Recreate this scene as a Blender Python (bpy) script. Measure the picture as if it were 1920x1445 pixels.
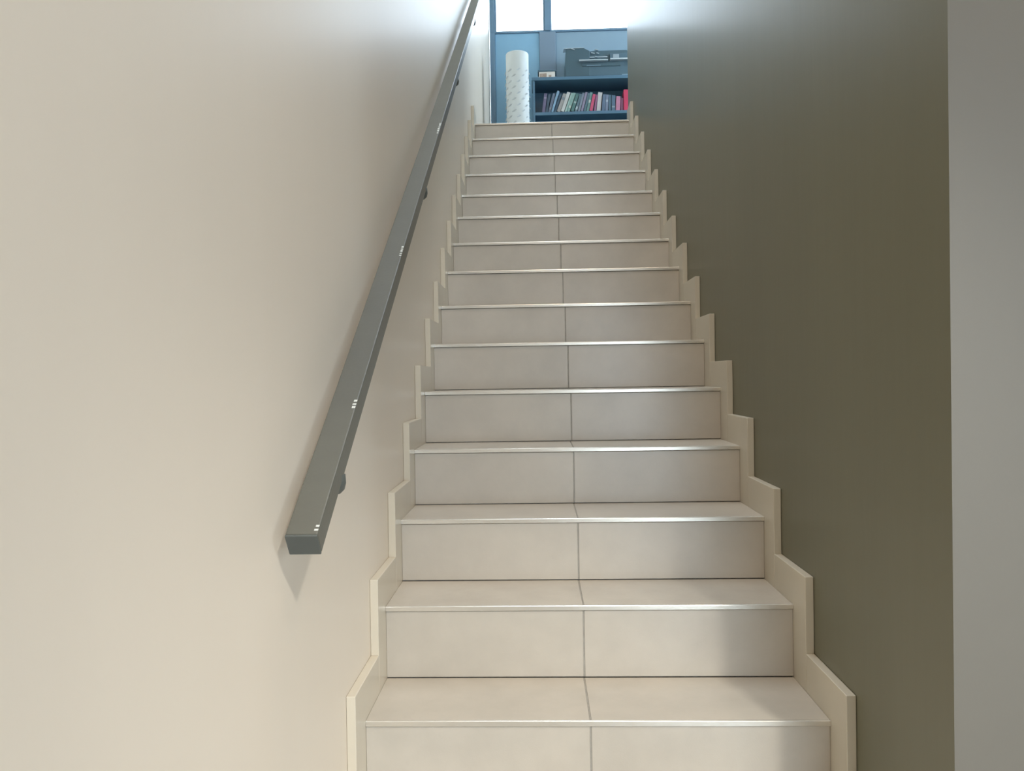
import bpy, bmesh, math, random
from mathutils import Vector, Matrix
for o in list(bpy.data.objects): bpy.data.objects.remove(o)
S = bpy.context.scene
COL = S.collection
random.seed(7)

# ------------------------------------------------------------------ camera
FPX = 1480.0
CAM = Vector((-0.12161, -1.83083, 0.79913))
PITCH, YAW, ROLL = -0.01161, 0.03369, -0.01591
cam = bpy.data.cameras.new('camera'); co = bpy.data.objects.new('camera', cam); COL.objects.link(co)
cam.sensor_fit = 'HORIZONTAL'; cam.sensor_width = 36.0; cam.lens = FPX / 1920 * 36.0
cam.clip_start = 0.02; cam.clip_end = 100
co.matrix_world = (Matrix.Translation(CAM) @ Matrix.Rotation(YAW, 4, 'Z') @ Matrix.Rotation(PITCH, 4, 'X')
                   @ Matrix.Rotation(math.pi/2, 4, 'X') @ Matrix.Rotation(ROLL, 4, 'Z'))
S.camera = co

# ------------------------------------------------------------------ sky and daylight
W = bpy.data.worlds.new('overcast_sky'); S.world = W; W.use_nodes = True
bgn = W.node_tree.nodes['Background']
bgn.inputs['Color'].default_value = (0.74, 0.87, 1.0, 1); bgn.inputs['Strength'].default_value = 8.0

def area(name, loc, rot, sx, sy, power, color, portal=False):
    l = bpy.data.lights.new(name, 'AREA'); l.shape = 'RECTANGLE'; l.size = sx; l.size_y = sy
    l.energy = power; l.color = color
    if portal: l.cycles.is_portal = True
    o = bpy.data.objects.new(name, l); COL.objects.link(o); o.location = loc; o.rotation_euler = rot
    return o
R90 = math.pi/2; TOPZ = 5.25
area('window_portal', (0.9, 6.36, 4.72), (-R90, 0, 0), 3.0, 0.95, 1, (1, 1, 1), True)      # daylight of the landing window
area('room_window_portal', (3.62, -2.4, 1.15), (0, R90, 0), 1.7, 0.8, 1, (1, 1, 1), True)
area('added_side_portal', (2.62, 5.05, 4.1), (0, R90, 0), 1.6, 1.5, 1, (1, 1, 1), True)
area('added_high_portal', (0.9, -4.72, 3.8), (R90, 0, 0), 1.4, 1.2, 1, (1, 1, 1), True)
area('added_skylight_portal', (0, 1.5, TOPZ+0.12), (0, 0, 0), 0.9, 3.0, 1, (1, 1, 1), True)
area('door_portal', (1.55, -4.72, 0.70), (R90, 0, 0), 1.9, 2.5, 1, (1, 1, 1), True)        # daylight of the glazed door behind
S.view_settings.view_transform = 'Standard'; S.view_settings.look = 'None'
S.view_settings.exposure = 0.33; S.view_settings.gamma = 1.0
S.view_settings.use_curve_mapping = False

# ------------------------------------------------------------------ dimensions (metres)
G, RI, SW, ST, FO, HS = 0.27, 0.18504, 1.08504, 0.02166, 0.09514, 0.09639
DY = [0.0106, 0.003, -0.0065, -0.0019, -0.0048, -0.0015, -0.0046, -0.0034, 0.0038, -0.0009, 0.0022, 0.0026, 0.0006, 0.0008, 0.0]
DZ = [-0.0091, -0.0001, 0.0009, 0.0024, 0.0067, 0.008, 0.0011, 0.0024, -0.0032, -0.0023, -0.0067, -0.0049, -0.0012, 0.002, 0.0041]
def Y(k): return k*G + (DY[k] if 0 <= k < 15 else (0.008 if k < 0 else 0))
def Z(k): return k*RI + (DZ[k] if 0 <= k < 15 else (-0.009 if k < 0 else 0.0041))
XR = SW/2 + ST; XL = -XR
FLOOR = Z(-3); LAND = Z(14); TOP = 5.25
LOWC = 5.25                 # ceiling of the lower room
YW = 6.2                    # inner face of the window wall
YFR = -0.494                # front end of the dark wall
SILL = 4.285

# ------------------------------------------------------------------ materials
def mat(name, color, rough=0.5, metal=0.0, noise=0.0, nscale=6.0, bump=0.0, bscale=200.0, spec=0.5, stretch=None, tint=None, coat=0.0, crough=0.15):
    m = bpy.data.materials.new(name); m.use_nodes = True
    nt = m.node_tree; b = nt.nodes['Principled BSDF']
    b.inputs['Roughness'].default_value = rough; b.inputs['Metallic'].default_value = metal
    b.inputs['Specular IOR Level'].default_value = spec
    b.inputs['Coat Weight'].default_value = coat; b.inputs['Coat Roughness'].default_value = crough
    c = (*color, 1)
    b.inputs['Base Color'].default_value = c
    tc = nt.nodes.new('ShaderNodeTexCoord'); mp = nt.nodes.new('ShaderNodeMapping')
    nt.links.new(tc.outputs['Object'], mp.inputs['Vector'])
    if stretch: mp.inputs['Scale'].default_value = stretch
    if noise:
        n = nt.nodes.new('ShaderNodeTexNoise'); n.inputs['Scale'].default_value = nscale; n.inputs['Detail'].default_value = 5
        n.inputs['Roughness'].default_value = 0.6
        nt.links.new(mp.outputs[0], n.inputs['Vector'])
        r = nt.nodes.new('ShaderNodeValToRGB'); t = tint or color
        r.color_ramp.elements[0].position = 0.3; r.color_ramp.elements[1].position = 0.7
        r.color_ramp.elements[0].color = (*[x*(1-noise) for x in t], 1)
        r.color_ramp.elements[1].color = (*[min(1, x*(1+noise)) for x in color], 1)
        nt.links.new(n.outputs['Fac'], r.inputs[0]); nt.links.new(r.outputs[0], b.inputs['Base Color'])
    if bump:
        n2 = nt.nodes.new('ShaderNodeTexNoise'); n2.inputs['Scale'].default_value = bscale; n2.inputs['Detail'].default_value = 3
        nt.links.new(mp.outputs[0], n2.inputs['Vector'])
        bp = nt.nodes.new('ShaderNodeBump'); bp.inputs['Strength'].default_value = bump; bp.inputs['Distance'].default_value = 0.002
        nt.links.new(n2.outputs['Fac'], bp.inputs['Height']); nt.links.new(bp.outputs[0], b.inputs['Normal'])
    return m

M = {}
M['white_wall'] = mat('white_satin_paint', (0.81, 0.728, 0.615), 0.45, noise=0.02, nscale=1.5, bump=0.25, bscale=14, spec=0.45, stretch=(1, 1, .12), coat=0.08, crough=0.25)
M['dark_wall'] = mat('olive_satin_paint', (0.148, 0.140, 0.088), 0.45, noise=0.04, nscale=3, bump=0.3, bscale=16, spec=0.5, stretch=(1, 1, .12), coat=0.22, crough=0.24)
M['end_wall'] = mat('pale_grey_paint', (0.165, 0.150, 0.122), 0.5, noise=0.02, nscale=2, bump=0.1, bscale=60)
M['ceiling'] = mat('ceiling_paint', (0.75, 0.73, 0.69), 0.8)
M['tile'] = mat('porcelain_tile', (0.54, 0.490, 0.418), 0.27, noise=0.07, nscale=5.5, bump=0.08, bscale=350, spec=0.5)
M['tile_b'] = mat('porcelain_tile_b', (0.555, 0.503, 0.43), 0.28, noise=0.08, nscale=4.2, bump=0.08, bscale=350, spec=0.5)
M['skirt'] = mat('cream_skirting_tile', (0.64, 0.58, 0.47), 0.3, noise=0.03, nscale=4, spec=0.5)
M['grout'] = mat('grey_grout', (0.36, 0.335, 0.29), 0.9, noise=0.15, nscale=40)
M['alu'] = mat('brushed_aluminium', (0.70, 0.655, 0.575), 0.26, metal=0.6)
M['rail'] = mat('grey_powder_coat', (0.116, 0.115, 0.094), 0.38, noise=0.06, nscale=9, bump=0.1, bscale=120)
M['rail_cap'] = mat('dark_grey_cap', (0.095, 0.105, 0.097), 0.45)
M['glint'] = mat('painted_glint', (0.72, 0.74, 0.70), 0.4, noise=0.25, nscale=260)
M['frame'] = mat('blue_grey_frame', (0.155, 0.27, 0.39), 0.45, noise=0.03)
M['panel'] = mat('hazed_blue_panel', (0.25, 0.48, 0.68), 0.5, noise=0.04, nscale=2)  # window glare haze tinted into the panel blue
M['panel_grey'] = mat('hazed_grey_panel', (0.25, 0.38, 0.49), 0.5, noise=0.04, nscale=2)  # greyer panel tint, with the same glare haze in it
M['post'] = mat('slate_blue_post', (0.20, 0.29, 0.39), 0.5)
M['shelf'] = mat('hazed_dark_board', (0.085, 0.19, 0.29), 0.4, noise=0.08, nscale=8, stretch=(1, 1, 8))  # dark board lifted towards blue to paint in the window glare
M['black'] = mat('hazed_black_plastic', (0.065, 0.13, 0.17), 0.4, noise=0.05, coat=0.15)  # black raised to a bluish tone for the veil of window glare
M['black_matt'] = mat('hazed_matt_plastic', (0.08, 0.15, 0.20), 0.5, noise=0.05)  # matt black with the bluish glare veil in its colour
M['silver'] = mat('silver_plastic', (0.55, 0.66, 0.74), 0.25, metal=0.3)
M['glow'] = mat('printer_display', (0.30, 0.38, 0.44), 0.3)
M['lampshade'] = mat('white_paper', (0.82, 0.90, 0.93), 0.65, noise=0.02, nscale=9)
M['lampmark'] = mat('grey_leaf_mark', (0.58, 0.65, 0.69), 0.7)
M['box'] = mat('white_card', (0.78, 0.76, 0.72), 0.6, noise=0.05, nscale=30)
M['brown'] = mat('brown_print', (0.42, 0.33, 0.27), 0.6, noise=0.3, nscale=60)
M['pages'] = mat('paper_pages', (0.68, 0.66, 0.60), 0.9, noise=0.1, nscale=150)
M['door_frame'] = mat('white_door_frame', (0.7, 0.7, 0.68), 0.4)
M['patio'] = mat('pale_paving', (0.42, 0.42, 0.40), 0.9, noise=0.1)

def floor_tiles(name, col):
    m = bpy.data.materials.new(name); m.use_nodes = True; nt = m.node_tree; b = nt.nodes['Principled BSDF']
    tc = nt.nodes.new('ShaderNodeTexCoord'); br = nt.nodes.new('ShaderNodeTexBrick')
    br.offset = 0; br.inputs['Scale'].default_value = 1; br.inputs['Brick Width'].default_value = 0.6; br.inputs['Row Height'].default_value = 0.6
    br.inputs['Mortar Size'].default_value = 0.003
    br.inputs['Color1'].default_value = (*col, 1); br.inputs['Color2'].default_value = (*[c*0.96 for c in col], 1)
    br.inputs['Mortar'].default_value = (0.2, 0.19, 0.17, 1)
    nt.links.new(tc.outputs['Object'], br.inputs['Vector']); nt.links.new(br.outputs['Color'], b.inputs['Base Color'])
    b.inputs['Roughness'].default_value = 0.22
    return m
M['floor'] = floor_tiles('floor_tiles', (0.47, 0.445, 0.40))
def glass():
    m = bpy.data.materials.new('window_glass'); m.use_nodes = True; nt = m.node_tree
    nt.nodes.remove(nt.nodes['Principled BSDF']); out = nt.nodes['Material Output']
    t = nt.nodes.new('ShaderNodeBsdfTransparent'); t.inputs[0].default_value = (0.97, 0.985, 0.99, 1)
    g = nt.nodes.new('ShaderNodeBsdfGlossy'); g.inputs['Roughness'].default_value = 0.02
    f = nt.nodes.new('ShaderNodeFresnel'); f.inputs[0].default_value = 1.35
    mx = nt.nodes.new('ShaderNodeMixShader')
    nt.links.new(f.outputs[0], mx.inputs[0]); nt.links.new(t.outputs[0], mx.inputs[1]); nt.links.new(g.outputs[0], mx.inputs[2])
    nt.links.new(mx.outputs[0], out.inputs[0]); return m
M['glass'] = glass()

# ------------------------------------------------------------------ mesh helpers
def link(name, bm, mats, parent=None, bevel=0.0, smooth=False, seg=2):
    bmesh.ops.recalc_face_normals(bm, faces=bm.faces)
    me = bpy.data.meshes.new(name); bm.to_mesh(me); bm.free()
    for m in (mats if isinstance(mats, (list, tuple)) else [mats]): me.materials.append(m)
    if smooth:
        for p in me.polygons: p.use_smooth = True
    o = bpy.data.objects.new(name, me); COL.objects.link(o)
    if parent: o.parent = parent
    if bevel:
        b = o.modifiers.new('bevel', 'BEVEL'); b.width = bevel; b.segments = seg; b.limit_method = 'ANGLE'; b.angle_limit = math.radians(40)
    return o
def tag(o, label=None, cat=None, group=None, kind=None):
    if label: o['label'] = label
    if cat: o['category'] = cat
    if group: o['group'] = group
    if kind: o['kind'] = kind
    return o
def add_box(bm, a, b, mi=0, mtx=None):
    v = [bm.verts.new((x, y, z)) for x in (a[0], b[0]) for y in (a[1], b[1]) for z in (a[2], b[2])]
    if mtx:
        for q in v: q.co = mtx @ q.co
    for f in ((0, 1, 3, 2), (4, 6, 7, 5), (0, 4, 5, 1), (2, 3, 7, 6), (0, 2, 6, 4), (1, 5, 7, 3)):
        bm.faces.new([v[i] for i in f]).material_index = mi
    return v
def box(name, a, b, m, parent=None, bevel=0.0, mtx=None):
    bm = bmesh.new(); add_box(bm, a, b, 0, mtx); return link(name, bm, m, parent, bevel)
def prism_x(bm, poly, x0, x1):
    """extrude a (y,z) polygon along x"""
    A = [bm.verts.new((x0, y, z)) for y, z in poly]; B = [bm.verts.new((x1, y, z)) for y, z in poly]
    bm.faces.new(A); bm.faces.new(B[::-1]); n = len(poly)
    for i in range(n): bm.faces.new((A[i], B[i], B[(i+1) % n], A[(i+1) % n]))
def prism_y(bm, poly, y0, y1):
    A = [bm.verts.new((x, y0, z)) for x, z in poly]; B = [bm.verts.new((x, y1, z)) for x, z in poly]
    bm.faces.new(A); bm.faces.new(B[::-1]); n = len(poly)
    for i in range(n): bm.faces.new((A[i], B[i], B[(i+1) % n], A[(i+1) % n]))
def tube(bm, pts, r, n=14):
    rings = []
    for i, p in enumerate(pts):
        d = (Vector(pts[min(i+1, len(pts)-1)]) - Vector(pts[max(i-1, 0)])).normalized()
        u = d.orthogonal().normalized() if i == 0 else (u - d*u.dot(d)).normalized()
        w = d.cross(u)
        rings.append([bm.verts.new(Vector(p) + (u*math.cos(t) + w*math.sin(t))*r) for t in [2*math.pi*j/n for j in range(n)]])
    for a, b in zip(rings, rings[1:]):
        for j in range(n): bm.faces.new((a[j], a[(j+1) % n], b[(j+1) % n], b[j]))
    bm.faces.new(rings[0]); bm.faces.new(rings[-1][::-1])
def lathe(bm, prof, center, axis='Z', n=40):
    rings = []
    for r, h in prof:
        ring = []
        for j in range(n):
            t = 2*math.pi*j/n
            p = (r*math.cos(t), r*math.sin(t), h) if axis == 'Z' else (h, r*math.cos(t), r*math.sin(t))
            ring.append(bm.verts.new(Vector(center) + Vector(p)))
        rings.append(ring)
    for a, b in zip(rings, rings[1:]):
        for j in range(n): bm.faces.new((a[j], a[(j+1) % n], b[(j+1) % n], b[j]))
    bm.faces.new(rings[0]); bm.faces.new(rings[-1][::-1])
def empty(name, loc, label, cat, group=None):
    o = bpy.data.objects.new(name, None); COL.objects.link(o); o.location = loc; o.empty_display_size = 0.1
    return tag(o, label, cat, group)
def local(root, o):
    """mesh was written in world coordinates: move its data into the frame of its root"""
    o.data.transform(Matrix.Translation(-Vector(root.location))); o.parent = root; return o

# ------------------------------------------------------------------ the shell
tag(box('wall_left', (XL-0.2, -4.7, FLOOR-0.2), (XL, YW, TOP), M['white_wall']), kind='structure')
def wall_right():
    bm = bmesh.new(); add_box(bm, (XR, YFR, FLOOR-0.2), (XR+0.26, 3.985, TOP))
    for f in bm.faces:
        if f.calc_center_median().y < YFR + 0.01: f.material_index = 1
    return link('wall_right', bm, [M['dark_wall'], M['end_wall']])
tag(wall_right(), kind='structure')
tag(box('wall_front', (XR+0.26, YFR, FLOOR-0.2), (3.4, YFR+0.2, TOP), M['end_wall']), kind='structure')

def landing_right():
    bm = bmesh.new(); a, b = 2.4, 2.6
    add_box(bm, (a, 3.985, LAND-0.25), (b, 4.3, TOP)); add_box(bm, (a, 5.8, LAND-0.25), (b, YW, TOP))
    add_box(bm, (a, 4.3, LAND-0.25), (b, 5.8, 3.3)); add_box(bm, (a, 4.3, 4.9), (b, 5.8, TOP))
    tag(link('wall_landing_right', bm, M['white_wall']), kind='structure')
    bm = bmesh.new()
    for p, q in (((4.3, 3.3), (4.35, 4.9)), ((5.75, 3.3), (5.8, 4.9)), ((4.35, 3.3), (5.75, 3.35)), ((4.35, 4.85), (5.75, 4.9))):
        add_box(bm, (2.46, p[0], p[1]), (2.53, q[0], q[1]))
    w = tag(link('window_added_side', bm, M['frame'], bevel=0.003), kind='structure')  # unseen side window, added to light the landing
    box('pane', (2.492, 4.35, 3.35), (2.498, 5.75, 4.85), M['glass'], w)
landing_right()
tag(box('wall_landing_side', (XR+0.26, 3.785, LAND-0.25), (2.6, 3.985, TOP), M['white_wall']), kind='structure')
tag(box('floor', (XL-0.2, -4.7, FLOOR-0.2), (3.6, 0.3, FLOOR), M['floor']), kind='structure')
tag(box('floor_landing', (XL, Y(14)+0.012, LAND-0.25), (2.4, YW+0.2, LAND-0.001), M['floor']), kind='structure')

def ceiling():
    bm = bmesh.new(); x0, x1, y0, y1 = -0.45, 0.45, 0.0, 3.0; a, b = TOP, TOP+0.1
    add_box(bm, (XL-0.2, YFR+0.2, a), (2.6, y0, b)); add_box(bm, (XL-0.2, y1, a), (2.6, YW+0.2, b))
    add_box(bm, (XL-0.2, y0, a), (x0, y1, b)); add_box(bm, (x1, y0, a), (2.6, y1, b))
    tag(link('ceiling', bm, M['ceiling']), kind='structure')
    bm = bmesh.new(); t = 0.04
    for p, q in (((x0, y0), (x0+t, y1)), ((x1-t, y0), (x1, y1)), ((x0+t, y0), (x1-t, y0+t)), ((x0+t, y1-t), (x1-t, y1))):
        add_box(bm, (p[0], p[1], a+0.03), (q[0], q[1], b))
    w = tag(link('window_added_skylight', bm, M['door_frame'], bevel=0.003), kind='structure')  # unseen skylight, added to light the upper risers
    box('pane', (x0+t, y0+t, a+0.06), (x1-t, y1-t, a+0.068), M['glass'], w)
ceiling()
tag(box('ceiling_lower_room', (XL-0.2, -4.7, TOP), (3.6, YFR+0.2, TOP+0.1), M['ceiling']), kind='structure')
# back wall of the lower room with the glazed door behind the camera
def back_wall():
    bm = bmesh.new(); y0, y1 = -4.7, -4.55
    
    for a, b in ((XL, 0.6), (2.5, 3.4)): add_box(bm, (a, y0, FLOOR), (b, y1, 3.2))
    add_box(bm, (XL, y0, 3.2), (0.2, y1, 4.4)); add_box(bm, (1.6, y0, 3.2), (3.4, y1, 4.4)); add_box(bm, (XL, y0, 4.4), (3.4, y1, LOWC))
    add_box(bm, (0.6, y0, 1.9), (2.5, y1, 3.2))
    return link('wall_back', bm, M['white_wall'])
tag(back_wall(), kind='structure')
def glazed_door():
    bm = bmesh.new()
    for a, b in (((0.6, FLOOR), (0.66, 1.9)), ((2.44, FLOOR), (2.5, 1.9)), ((0.66, 1.84), (2.44, 1.9)), ((0.66, FLOOR), (2.44, FLOOR+0.06)), ((1.52, FLOOR+0.06), (1.58, 1.84))):
        add_box(bm, (a[0], -4.66, a[1]), (b[0], -4.60, b[1]))
    d = tag(link('door_1', bm, M['door_frame'], bevel=0.004), kind='structure')
    for a, b in ((0.66, 1.52), (1.58, 2.44)): box('pane', (a, -4.634, FLOOR+0.06), (b, -4.626, 1.84), M['glass'], d)
glazed_door()
def added_high_window():
    bm = bmesh.new()
    for a, b in (((0.2, 3.2), (0.25, 4.4)), ((1.55, 3.2), (1.6, 4.4)), ((0.25, 3.2), (1.55, 3.25)), ((0.25, 4.35), (1.55, 4.4))):
        add_box(bm, (a[0], -4.66, a[1]), (b[0], -4.60, b[1]))
    d = tag(link('window_added_high', bm, M['door_frame'], bevel=0.004), kind='structure')  # unseen high window, added for cool light on the upper steps
    box('pane', (0.25, -4.634, 3.25), (1.55, -4.626, 4.35), M['glass'], d)
added_high_window()
def room_window():
    ya, yb, za, zb = -2.8, -2.0, 0.3, 2.0
    bm = bmesh.new()
    add_box(bm, (3.4, -4.7, FLOOR-0.2), (3.6, ya, LOWC)); add_box(bm, (3.4, yb, FLOOR-0.2), (3.6, YFR+0.2, LOWC))
    add_box(bm, (3.4, ya, FLOOR-0.2), (3.6, yb, za)); add_box(bm, (3.4, ya, zb), (3.6, yb, LOWC))
    tag(link('wall_lower_right', bm, M['white_wall']), kind='structure')
    bm = bmesh.new()
    for p, q in (((ya, za), (ya+0.05, zb)), ((yb-0.05, za), (yb, zb)), ((ya+0.05, za), (yb-0.05, za+0.05)), ((ya+0.05, zb-0.05), (yb-0.05, zb))):
        add_box(bm, (3.48, p[0], p[1]), (3.55, q[0], q[1]))
    d = tag(link('window_2', bm, M['door_frame'], bevel=0.004), kind='structure')
    box('pane', (3.512, ya+0.05, za+0.05), (3.518, yb-0.05, zb-0.05), M['glass'], d)
room_window()
tag(box('ground', (-3, -9, FLOOR-0.25), (6, -4.7, FLOOR-0.05), M['patio']), kind='structure')

# wall under the landing window: framed panels, and the window above it
def window_wall():
    w = tag(box('wall_far', (XL, YW+0.03, LAND-0.25), (2.4, YW+0.2, SILL-0.012), M['panel_grey']), kind='structure')
    box('panel', (XL+0.055, YW+0.012, LAND), (-0.06, YW+0.03, SILL-0.013), M['panel'], w, 0.004)
    box('panel', (0.105, YW+0.012, LAND), (1.22, YW+0.03, SILL-0.013), M['panel_grey'], w, 0.004)
    box('panel', (1.30, YW+0.012, LAND), (2.38, YW+0.03, SILL-0.013), M['panel_grey'], w, 0.004)
    box('post', (-0.06, YW-0.006, LAND), (0.105, YW+0.03, SILL-0.012), M['post'], w, 0.006)
    box('post', (XL+0.001, YW-0.004, LAND), (XL+0.055, YW+0.03, SILL-0.012), M['frame'], w, 0.004)
    box('wall_lintel', (XL, YW+0.03, 5.15), (2.4, YW+0.2, TOP), M['white_wall'], w)
    bm = bmesh.new(); y0, y1 = YW+0.0, YW+0.07
    zb, zt = SILL-0.012, 5.15
    add_box(bm, (XL+0.001, y0, zb), (2.4, y1, SILL)); add_box(bm, (XL+0.001, y0, zt-0.05), (2.4, y1, zt))
    for a, b in ((XL+0.001, -0.508), (2.35, 2.4)): add_box(bm, (a, y0, SILL), (b, y1, zt-0.05))
    for a, b in ((-0.004, 0.052), (1.23, 1.29)): add_box(bm, (a, y0-0.012, SILL), (b, y1, zt-0.05))
    f = tag(link('window_1', bm, M['frame'], bevel=0.003), kind='structure')
    for a, b in ((-0.508, -0.004), (0.052, 1.23), (1.29, 2.35)):
        # glazing bead and pane
        bm = bmesh.new(); t = 0.014
        for q, r in (((a, SILL), (a+t, zt-0.05)), ((b-t, SILL), (b, zt-0.05)), ((a+t, SILL), (b-t, SILL+t)), ((a+t, zt-0.05-t), (b-t, zt-0.05))):
            add_box(bm, (q[0], y0+0.012, q[1]), (r[0], y0+0.05, r[1]))
        link('glazing_bead', bm, M['frame'], f, 0.002)
        box('pane', (a+t, y0+0.03, SILL+t), (b-t, y0+0.036, zt-0.05-t), M['glass'], f)
window_wall()

# ------------------------------------------------------------------ the staircase
K0 = -2
stair = empty('staircase', (0, Y(K0), FLOOR), 'straight tiled staircase rising between the white wall and the dark olive wall', 'staircase')
def stair_core():
    bm = bmesh.new(); poly = []
    t = 0.010
    for k in range(K0, 15):
        zb = (Z(k-1) if k > K0 else FLOOR + t) - t
        poly += [(Y(k)+0.006+t, zb), (Y(k)+0.006+t, Z(k)-t)]
    poly += [(Y(14)+0.0115+t, Z(14)-t), (Y(14)+0.0115+t, Z(14)-0.25)]
    # soffit
    poly += [(Y(2), FLOOR), ]
    prism_x(bm, poly, -SW/2+0.0002, SW/2-0.0002)
    return local(stair, link('stair_core', bm, M['grout']))
stair_core()
JX = [-0.012, -0.011, -0.010, -0.008, -0.003, -0.001, -0.001, 0.0, 0.001, 0.0, 0.001, -0.001, 0.001, 0.0, 0.0]
for k in range(K0, 15):
    jx = JX[k] if 0 <= k < 15 else -0.012
    y, z = Y(k), Z(k); zb = Z(k-1) if k > K0 else FLOOR
    y2 = Y(k+1)
    for s in (0, 1):
        m = M['tile'] if random.random() < 0.5 else M['tile_b']
        x0, x1 = ((-SW/2+0.0004, jx-0.0022), (jx+0.0022, SW/2-0.0004))[s]
        e = random.uniform(-0.0004, 0.0004)
        local(stair, box('riser_tile', (x0, y+0.004+e, zb+0.0022), (x1, y+0.0155, z-0.0145), m, None, 0.0007))
        if k < 14:
            local(stair, box('tread_tile', (x0, y+0.0055, z-0.010), (x1, y2+0.0030, z+e*0.5), m, None, 0.0007))
    bm = bmesh.new(); add_box(bm, (jx-0.0020, y+0.0052, zb+0.0022), (jx+0.0020, y+0.0155, z-0.0145))
    if k < 14: add_box(bm, (jx-0.0020, y+0.0055, z-0.0098), (jx+0.0020, y2+0.0030, z-0.0009))
    local(stair, link('grout_joint', bm, M['grout']))
    # metal edge trim: a rounded square-edge profile with a thin anchoring lip
    bm = bmesh.new(); h = 0.0125
    prism_x(bm, [(y-0.0010, z-h), (y-0.0014, z-h+0.0006), (y-0.0014, z-0.0018), (y-0.0008, z-0.0006), (y+0.0006, z+0.0002), (y+0.0045, z+0.0002),
                 (y+0.0045, z-0.008), (y+0.012, z-0.008), (y+0.012, z-h)], -SW/2+0.0004, SW/2-0.0004)
    local(stair, link('nosing_trim', bm, M['alu'], None, 0.0))
    # skirting tiles both sides, stepped like the photo's
    yf, yn = y-FO, (Y(k+1)-FO if k < 14 else y+0.11)
    poly = [(yf+0.0004, zb-0.02 if k > K0 else FLOOR), (yf+0.0004, z+HS), (yn-0.0004, z+HS), (yn-0.0004, z-0.02), (y+0.02, z-0.02), (y+0.02, zb-0.02 if k > K0 else FLOOR)]
    for sx in (-1, 1):
        bm = bmesh.new(); a, b = sorted((sx*SW/2, sx*(XR-0.0005))); prism_x(bm, poly, a, b)
        local(stair, link('skirting_tile', bm, M['skirt'], None, 0.0016, seg=2))

# ------------------------------------------------------------------ the handrail
def handrail():
    a = math.atan(RI/G); D = Vector((0, math.cos(a), math.sin(a))); N = Vector((0, -math.sin(a), math.cos(a)))
    TL = Vector((-0.539, -0.561, 0.546)); w, h = 0.0535, 0.043
    L = 5.9
    base = TL + Vector((w/2, 0, 0)) - N*h/2
    root = empty('handrail', base, 'grey metal rectangular handrail fixed to the white wall beside the stairs', 'handrail')
    mtx = Matrix((( 1, 0, 0, 0), (0, D.y, N.y, 0), (0, D.z, N.z, 0), (0, 0, 0, 1)))
    box('rail', (-w/2, 0.002, -h/2), (w/2, L, h/2), M['rail'], root, 0.0022, mtx)
    box('end_cap', (-w/2, -0.0025, -h/2), (w/2, 0.002, h/2), M['rail_cap'], root, 0.0015, mtx)
    box('end_cap', (-w/2, L, -h/2), (w/2, L+0.004, h/2), M['rail_cap'], root, 0.0015, mtx)
    # small pale slips: glints of light painted on the inner top edge
    def glint(s0, n, sp, ln):
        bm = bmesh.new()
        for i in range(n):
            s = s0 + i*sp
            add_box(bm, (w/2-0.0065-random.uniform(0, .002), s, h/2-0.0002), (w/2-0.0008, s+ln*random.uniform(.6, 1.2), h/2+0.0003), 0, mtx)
        link('glint_mark', bm, M['glint'], root)
    glint(0.010, 2, 0.009, 0.004); glint(0.345, 3, 0.011, 0.006); glint(1.03, 5, 0.013, 0.007); glint(2.08, 6, 0.024, 0.014)
    for i in range(4):
        s = 0.187 + i*1.428
        c = D*s - N*(h/2)                        # point on the rail's underside
        xw = XL - base.x
        arm = bmesh.new()
        p0 = Vector((0, c.y, c.z)); dn = Vector((0, 0, -1))
        bend = [p0 + Vector((-0.018*(1-math.cos(t)), 0, -0.010-0.018*math.sin(t))) for t in [j*math.pi/12 for j in range(7)]]
        tube(arm, [p0 + Vector((0, 0, 0.003)), *[b for b in bend], Vector((xw+0.004, bend[-1].y, bend[-1].z-0.022))], 0.0075)
        br = link('bracket', arm, M['rail_cap'], root, smooth=True)
        cup = bmesh.new(); lathe(cup, [(0.006, -0.031), (0.015, -0.029), (0.022, -0.022), (0.025, -0.010), (0.024, 0.006)], p0 + Vector((0.006, 0, 0)), 'Z', 24)
        link('bracket_cup', cup, M['rail_cap'], br, smooth=True)
        pl = bmesh.new(); lathe(pl, [(0.013, 0.0005), (0.013, 0.003), (0.011, 0.004), (0.009, 0.0045)], (xw, bend[-1].y, bend[-1].z-0.022), 'X', 28)
        link('wall_plate', pl, M['rail_cap'], br)
handrail()

# ------------------------------------------------------------------ bookcase on the landing
BF = 5.85                                   # front of the bookcase
def bookcase():
    x0, x1, yb, top = -0.135, 1.02, YW-0.008, 3.685
    r = empty('bookcase', ((x0+x1)/2, (BF+yb)/2, LAND), 'low dark bookcase with open shelves against the panelled wall at the stair top', 'bookcase')
    t = 0.022
    P = lambda n, a, b, bev=0.0015: local(r, box(n, a, b, M['shelf'], None, bev))
    P('top_board', (x0-0.008, BF-0.008, top-0.03), (x1+0.008, yb, top))
    P('side_panel', (x0, BF, LAND), (x0+t, yb-0.006, top-0.03)); P('side_panel', (x1-t, BF, LAND), (x1, yb-0.006, top-0.03))
    P('back_panel', (x0+t, yb-0.012, LAND), (x1-t, yb-0.006, top-0.03), 0)
    for z in (LAND+0.08, LAND+0.40, 3.352):
        P('shelf_board', (x0+t, BF+0.004, z-0.03), (x1-t, yb-0.012, z))
    P('plinth', (x0+t, BF+0.02, LAND), (x1-t, BF+0.035, LAND+0.05))
    return r
bookcase()

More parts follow.
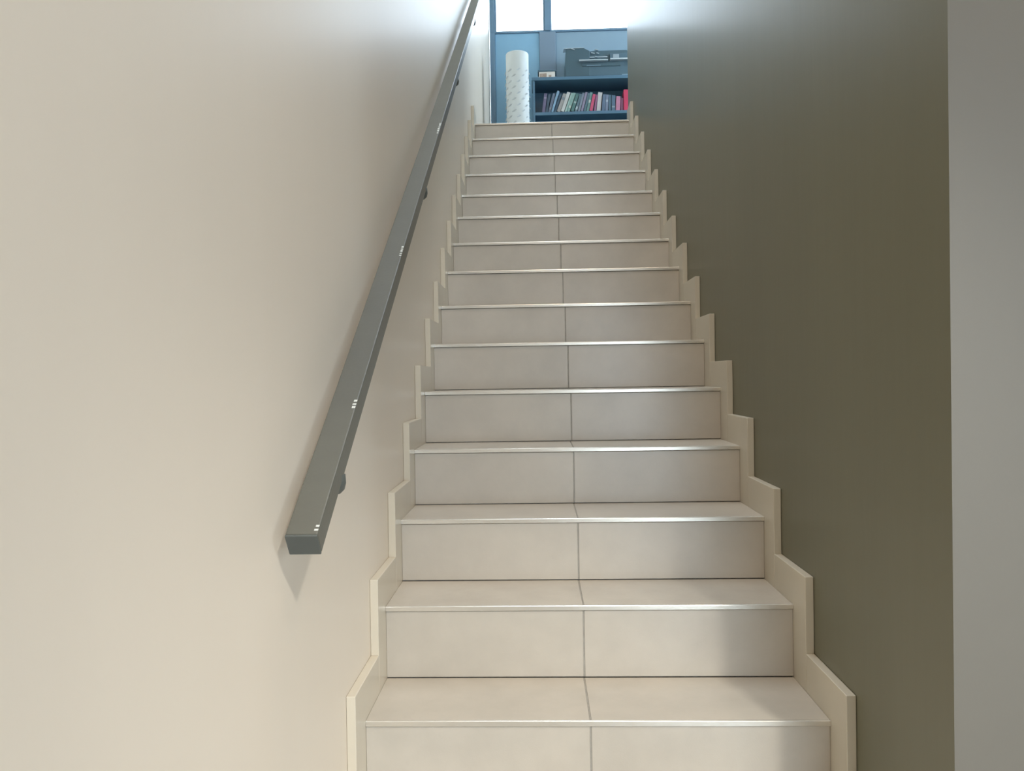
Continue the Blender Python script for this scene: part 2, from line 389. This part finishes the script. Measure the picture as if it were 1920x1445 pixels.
def book(xb, lean, w, h, col, label, depth=0.19, k=0, band=None):
    """xb: x of the bottom left corner, lean: sideways shift of the top. Cover, page block and spine band."""
    a = math.atan2(lean, h); zb = 3.3525
    yf = BF + 0.012 + k
    m = mat('cover_' + label.split()[0], col, 0.5, noise=0.06, nscale=20)
    r = empty('book', (xb + w/2, yf + depth/2, zb), label, 'book', 'books on the bookcase shelf')
    # turn about the lower corner that carries the book
    ca, sa = math.cos(a), math.sin(a)
    piv = w/2 if lean > 0 else -w/2
    mt = Matrix.Translation((piv, 0, 0)) @ Matrix.Rotation(a, 4, 'Y') @ Matrix.Translation((-piv, 0, 0))
    hh = h/ca - abs(sa)*w
    bm = bmesh.new(); c = 0.0025; d = depth/2
    add_box(bm, (-w/2, -d, 0), (-w/2+c, d, hh), 0, mt); add_box(bm, (w/2-c, -d, 0), (w/2, d, hh), 0, mt); add_box(bm, (-w/2+c, -d, 0), (w/2-c, -d+c, hh), 0, mt)
    link('cover', bm, m, r, 0.0008)
    box('page_block', (-w/2+c, -d+c, 0.003), (w/2-c, d-0.004, hh-0.004), M['pages'], r, 0, mt)
    if band: box('spine_label', (-w/2+0.003, -d-0.0006, hh*band[0]), (w/2-0.003, -d+0.0002, hh*band[1]), mat('band', band[2], 0.5), r, 0, mt)
PX = 0.00521
def bx(u): return 0.084 + (u-1040)*PX   # photo column of the shelf front -> x there
# bottom-left column, top-left column, thickness px, height m, colour, label
BK = [
 (1014.5, 1019.5, 6.0, .185, (.15,.14,.24), 'muted purple book leaning right, leftmost on the shelf', (.72,.80,(.3,.3,.4))),
 (1021.0, 1027.5, 4.6, .180, (.07,.11,.16), 'dark slate book leaning between the purple book and the blue-grey books', None),
 (1026.0, 1036.0, 5.2, .186, (.17,.22,.32), 'dull blue-grey book leaning right, shorter than the pale blue one next to it', (.15,.25,(.3,.36,.42))),
 (1031.6, 1044.0, 4.8, .208, (.24,.40,.56), 'tall pale blue book leaning right with its top above its neighbours', None),
 (1036.9, 1048.5, 4.4, .178, (.05,.10,.15), 'near-black thin book leaning behind the pale blue book', None),
 (1042.0, 1055.5, 7.0, .184, (.44,.44,.44), 'thick light grey book leaning right, left of the whitish book', (.65,.8,(.25,.3,.36))),
 (1049.5, 1062.8, 6.6, .194, (.58,.60,.60), 'whitish book leaning right with the highest pale top in mid shelf', None),
 (1056.6, 1070.0, 3.8, .185, (.36,.52,.48), 'pale green thin book leaning against the whitish book', None),
 (1060.9, 1074.0, 6.2, .188, (.28,.46,.44), 'wider sea-green book leaning right, beside the thin pale green one', (.2,.32,(.6,.66,.62))),
 (1068.0, 1079.5, 6.0, .178, (.09,.20,.20), 'dark green book leaning in mid shelf, right of the sea-green book', (.45,.55,(.4,.5,.5))),
 (1075.0, 1086.0, 5.2, .172, (.12,.20,.25), 'dark teal-grey book with a pale patch low on its spine', (.1,.28,(.45,.55,.58))),
 (1081.2, 1091.0, 4.6, .184, (.28,.34,.45), 'steel blue book leaning a little, right of the dark teal-grey one', None),
 (1086.5, 1096.0, 4.8, .186, (.27,.25,.36), 'greyish mauve book leaning a little in the right half of the row', None),
 (1092.0, 1100.5, 4.4, .178, (.10,.17,.22), 'dark blue-black book leaning a little, right of the mauve one', None),
 (1097.2, 1105.0, 5.0, .186, (.18,.33,.33), 'dull green book just left of the leaning crimson book', (.45,.6,(.62,.68,.66))),
 (1103.0, 1110.0, 7.0, .165, (.60,.10,.20), 'crimson book leaning slightly, left of the light grey upright one', None),
 (1111.0, 1115.5, 4.0, .160, (.30,.13,.24), 'thin plum-coloured book squeezed between crimson and light grey books', None),
 (1116.0, 1120.0, 8.6, .184, (.56,.56,.58), 'light grey nearly upright book right of the crimson one', None),
 (1125.5, 1128.0, 6.0, .160, (.11,.17,.26), 'dark blue book right of the light grey upright book', None),
 (1132.0, 1134.0, 5.6, .158, (.18,.23,.33), 'dusky blue book with a pale spine label, right of the dark blue one', (.55,.68,(.35,.42,.5))),
 (1138.2, 1139.2, 5.2, .155, (.10,.19,.27), 'dark grey-blue book, second left of the pink book', None),
 (1143.8, 1144.4, 7.0, .148, (.09,.16,.24), 'low dark navy book directly left of the pink book', (.2,.3,(.3,.36,.42))),
 (1151.5, 1153.0, 8.4, .138, (.52,.22,.34), 'dusty pink short book near the right end', None),
 (1160.6, 1161.0, 5.2, .120, (.24,.09,.17), 'short maroon book between the pink and the tall red book', None),
 (1166.4, 1166.8, 8.2, .200, (.62,.05,.13), 'tall bright red book standing upright beside the dark wall end', None),
]
for i, (ub, ut, wp, h, col, lab, band) in enumerate(BK):
    nxt = BK[i+1][0] if i+1 < len(BK) else 1180
    tn = BK[i+1][1] if i+1 < len(BK) else 1180
    lean = (ut-ub)*PX; w = min(wp, nxt-ub-0.1, max(tn-ut, 3.5))*PX*0.97*math.cos(math.atan2(lean, h))
    book(bx(ub), (ut-ub)*PX, w, h, tuple(col), lab, 0.17+0.02*(i % 3), 0.004*((i*7) % 3), band)

# ------------------------------------------------------------------ printer on the bookcase
def printer():
    z0 = 3.6855; s = 0.00523; x = lambda u: 0.182+(u-1058)*s ; z = lambda v: 3.685+(147.5-v)*s
    yf, yb = BF+0.015, BF+0.31
    r = empty('printer', (x(1120), (yf+yb)/2, z0), 'black glossy multifunction printer with stacked trays on the bookcase', 'printer')
    Lk = lambda o: local(r, o)
    bm = bmesh.new(); prism_y(bm, [(x(1058.5), z(145.5)), (x(1060), z(95)), (x(1066), z(93)), (x(1092), z(93)), (x(1104), z(99)), (x(1104), z(145.5))], yf+0.01, yb)
    Lk(link('body', bm, M['black'], None, 0.004))
    for u in (1064, 1170):
        Lk(box('foot', (x(u), yf+0.03, z0), (x(u)+0.03, yf+0.06, z(145.5)), M['black_matt']))
    Lk(box('main_housing', (x(1085), yf+0.012, z(145.5)), (x(1205), yb, z(118.5)), M['black_matt'], None, 0.005))
    bm = bmesh.new(); prism_y(bm, [(x(1090), z(117)), (x(1095), z(99.5)), (x(1112), z(97.5)), (x(1172), z(97.5)), (x(1181), z(101.5)), (x(1205), z(104)), (x(1205), z(117))], yf+0.03, yb)
    Lk(link('scanner_lid', bm, M['black'], None, 0.004))
    # sheet tray standing open at the back, its corner sticking up
    bm = bmesh.new(); prism_y(bm, [(x(1122), z(97.4)), (x(1153), z(91.5)), (x(1154.5), z(97.4))], yb-0.05, yb-0.03)
    Lk(link('rear_tray', bm, M['black_matt'], None, 0.001))
    mt = Matrix.Translation((x(1075), yf+0.04, z(92.3))) @ Matrix.Rotation(math.radians(-1.2), 4, 'Y') @ Matrix.Rotation(math.radians(12), 4, 'X')
    Lk(box('top_flap', (-0.098, -0.04, -0.0025), (0.098, 0.16, 0.0025), M['silver'], None, 0.001, mt))
    mt = Matrix.Translation((x(1073), yf+0.006, z(95.6))) @ Matrix.Rotation(math.radians(22), 4, 'Y')
    Lk(box('latch', (-0.02, -0.006, -0.003), (0.02, 0.006, 0.003), M['silver'], None, 0.001, mt))
    for u, v, ww in ((1117, 97.0, 7), (1110, 103, 7), (1119, 103.4, 5), (1117, 110.2, 7)):
        mt = Matrix.Translation((x(u), yf+0.018, z(v))) @ Matrix.Rotation(math.radians(12), 4, 'Y')
        Lk(box('latch', (-ww*s/2, -0.008, -0.003), (ww*s/2, 0.014, 0.003), M['silver'], None, 0.001, mt))
    Lk(box('lid_rim', (x(1095), yf+0.02, z(110.8)), (x(1137), yf+0.034, z(109.2)), M['silver'], None, 0.001))
    Lk(box('paper_tray', (x(1084), yf-0.03, z(119.8)), (x(1137), yf+0.03, z(117.6)), M['silver'], None, 0.001))
    Lk(box('paper_tray', (x(1141), yf-0.03, z(118.8)), (x(1205), yf+0.03, z(116.4)), M['silver'], None, 0.001))
    Lk(box('output_slot', (x(1090), yf+0.004, z(128)), (x(1160), yf+0.014, z(121.5)), M['black'], None, 0.001))
    Lk(box('slot_rim', (x(1098), yf+0.002, z(127)), (x(1124), yf+0.012, z(126)), M['panel_grey'], None, 0.0005))
    cp = Lk(box('control_panel', (x(1141), yf+0.006, z(116)), (x(1205), yf+0.03, z(104.6)), M['black_matt'], None, 0.003))
    d = box('display', (x(1147), yf+0.003, z(113.6)), (x(1158), yf+0.008, z(107)), M['glow'], None, 0.001)
    d.data.transform(Matrix.Translation(-Vector(r.location))); d.parent = cp
    Lk(box('front_strip', (x(1163), yf+0.006, z(145.8)), (x(1205), yf+0.014, z(143.6)), M['panel_grey'], None, 0.001))
printer()

def small_box():
    s = 0.00522; x0, x1 = -0.082, 0.096; z0 = 3.6855; yf = BF+0.01
    r = empty('storage_box', ((x0+x1)/2, yf+0.06, z0), 'small white box with dark lid and brown print, left of the printer', 'box')
    local(r, box('carton', (x0+0.01, yf, z0), (x1-0.012, yf+0.12, z0+0.058), M['box'], None, 0.002))
    local(r, box('lid', (x0, yf-0.006, z0+0.058), (x1, yf+0.126, z0+0.073), M['black_matt'], None, 0.002))
    local(r, box('printed_label', (x0+0.02, yf-0.001, z0+0.006), (x0+0.085, yf+0.001, z0+0.042), M['brown']))
    local(r, box('printed_label', (x0+0.105, yf-0.001, z0+0.006), (x0+0.13, yf+0.001, z0+0.026), M['brown']))
small_box()

# ------------------------------------------------------------------ tall white cylinder standing on the landing
def cylinder_lamp():
    c = Vector((-0.264, 5.06, LAND)); R = 0.0985; H = 3.592 - LAND
    r = empty('floor_lamp', c, 'tall white cylindrical paper floor lamp with rows of small leaf tufts', 'lamp')
    bm = bmesh.new(); lathe(bm, [(R*0.98, 0.03), (R, 0.035), (R, H-0.006), (R-0.003, H), (R-0.010, H-0.002)], c, 'Z', 64)
    local(r, link('lamp_shade', bm, M['lampshade'], None, smooth=False))
    for p in r.children[0].data.polygons: p.use_smooth = abs(p.normal.z) < .5
    bm = bmesh.new(); lathe(bm, [(R*0.8, 0.0), (R*0.8, 0.012), (R*0.6, 0.03), (R*0.55, 0.034)], c, 'Z', 40)
    local(r, link('lamp_base', bm, M['black_matt']))
    # tufts: little paper leaves lifted from the shade, staggered in rows
    me = None
    n = 8; rows = 20; dz = 0.056
    for row in range(rows):
        for j in range(n):
            ph = math.radians(-84) + 2*math.pi*j/n + (math.pi/n if row % 2 else 0)
            hz = H - 0.165 - row*dz/1.12 + (0.0)
            if hz < 0.06: continue
            if me is None:
                b2 = bmesh.new()
                # a folded leaf: rooted on the shade, tip standing off
                pts = [(-0.020, 0.0005, 0.010), (-0.006, 0.005, 0.013), (0.020, 0.012, -0.012), (-0.004, 0.003, -0.003)]
                v = [b2.verts.new(p) for p in pts]; q = [b2.verts.new((p[0], p[1]-0.0015, p[2]-0.001)) for p in pts]
                b2.faces.new(v); b2.faces.new(q[::-1])
                for i in range(4): b2.faces.new((v[i], q[i], q[(i+1) % 4], v[(i+1) % 4]))
                bmesh.ops.recalc_face_normals(b2, faces=b2.faces)
                me = bpy.data.meshes.new('leaf_tuft'); b2.to_mesh(me); b2.free(); me.materials.append(M['lampmark'])
            o = bpy.data.objects.new('leaf_tuft', me); COL.objects.link(o); o.parent = r
            o.matrix_local = Matrix.Rotation(ph - math.pi/2, 4, 'Z') @ Matrix.Translation((0, R-0.0006, hz))
cylinder_lamp()

# ------------------------------------------------------------------ ceiling lamps out of view, added for warm light
def added_ceiling_lamp(x, y, power, label):
    r = empty('added_ceiling_light', (x, y, LOWC), label, 'light')
    bm = bmesh.new(); lathe(bm, [(0.17, -0.03), (0.18, -0.02), (0.18, 0.0)], (x, y, LOWC), 'Z', 40)
    local(r, link('lamp_housing', bm, M['door_frame']))
    l = bpy.data.lights.new('lamp_bulb', 'AREA'); l.shape = 'DISK'; l.size = 0.34; l.energy = power; l.color = (1.0, 0.80, 0.62)
    o = bpy.data.objects.new('lamp_bulb', l); COL.objects.link(o); o.location = (0, 0, -0.035); o.parent = r
added_ceiling_lamp(1.6, -2.9, 25, 'unseen round white ceiling light, added behind the camera for warm light')
added_ceiling_lamp(0.2, -0.5, 30, 'unseen round white ceiling light, added to warm and brighten the treads')

# ------------------------------------------------------------------ unseen spot lamp, added to brighten the foot of the stairs
def added_spotlight():
    p = Vector((1.30, -3.20, 3.1)); aim = Vector((-0.12, -0.18, -0.32))
    d = (aim - p).normalized(); q = d.to_track_quat('-Z', 'Y')
    r = empty('added_spotlight', (p.x, p.y, LOWC), 'unseen white spot lamp, added behind the camera to brighten the lower steps', 'light')
    bm = bmesh.new(); lathe(bm, [(0.04, -0.02), (0.045, -0.015), (0.045, 0.0)], (p.x, p.y, LOWC), 'Z', 24); local(r, link('canopy', bm, M['door_frame']))
    bm = bmesh.new(); tube(bm, [(p.x, p.y, LOWC-0.015), (p.x, p.y, p.z+0.03)], 0.008); local(r, link('stem', bm, M['door_frame']))
    bm = bmesh.new(); lathe(bm, [(0.03, 0.10), (0.038, 0.095), (0.045, 0.0), (0.041, 0.0), (0.030, 0.06)], (0, 0, 0.01), 'Z', 28)
    o = link('lamp_head', bm, M['door_frame']); o.data.transform(Matrix.Translation(p - Vector(r.location)) @ q.to_matrix().to_4x4()); o.parent = r
    l = bpy.data.lights.new('spot_bulb', 'SPOT'); l.energy = 310; l.color = (1.0, 0.96, 0.88); l.spot_size = math.radians(30); l.spot_blend = 0.85; l.shadow_soft_size = 0.10
    o = bpy.data.objects.new('spot_bulb', l); COL.objects.link(o); o.parent = r
    o.location = p - Vector(r.location); o.rotation_mode = 'QUATERNION'; o.rotation_quaternion = q
added_spotlight()
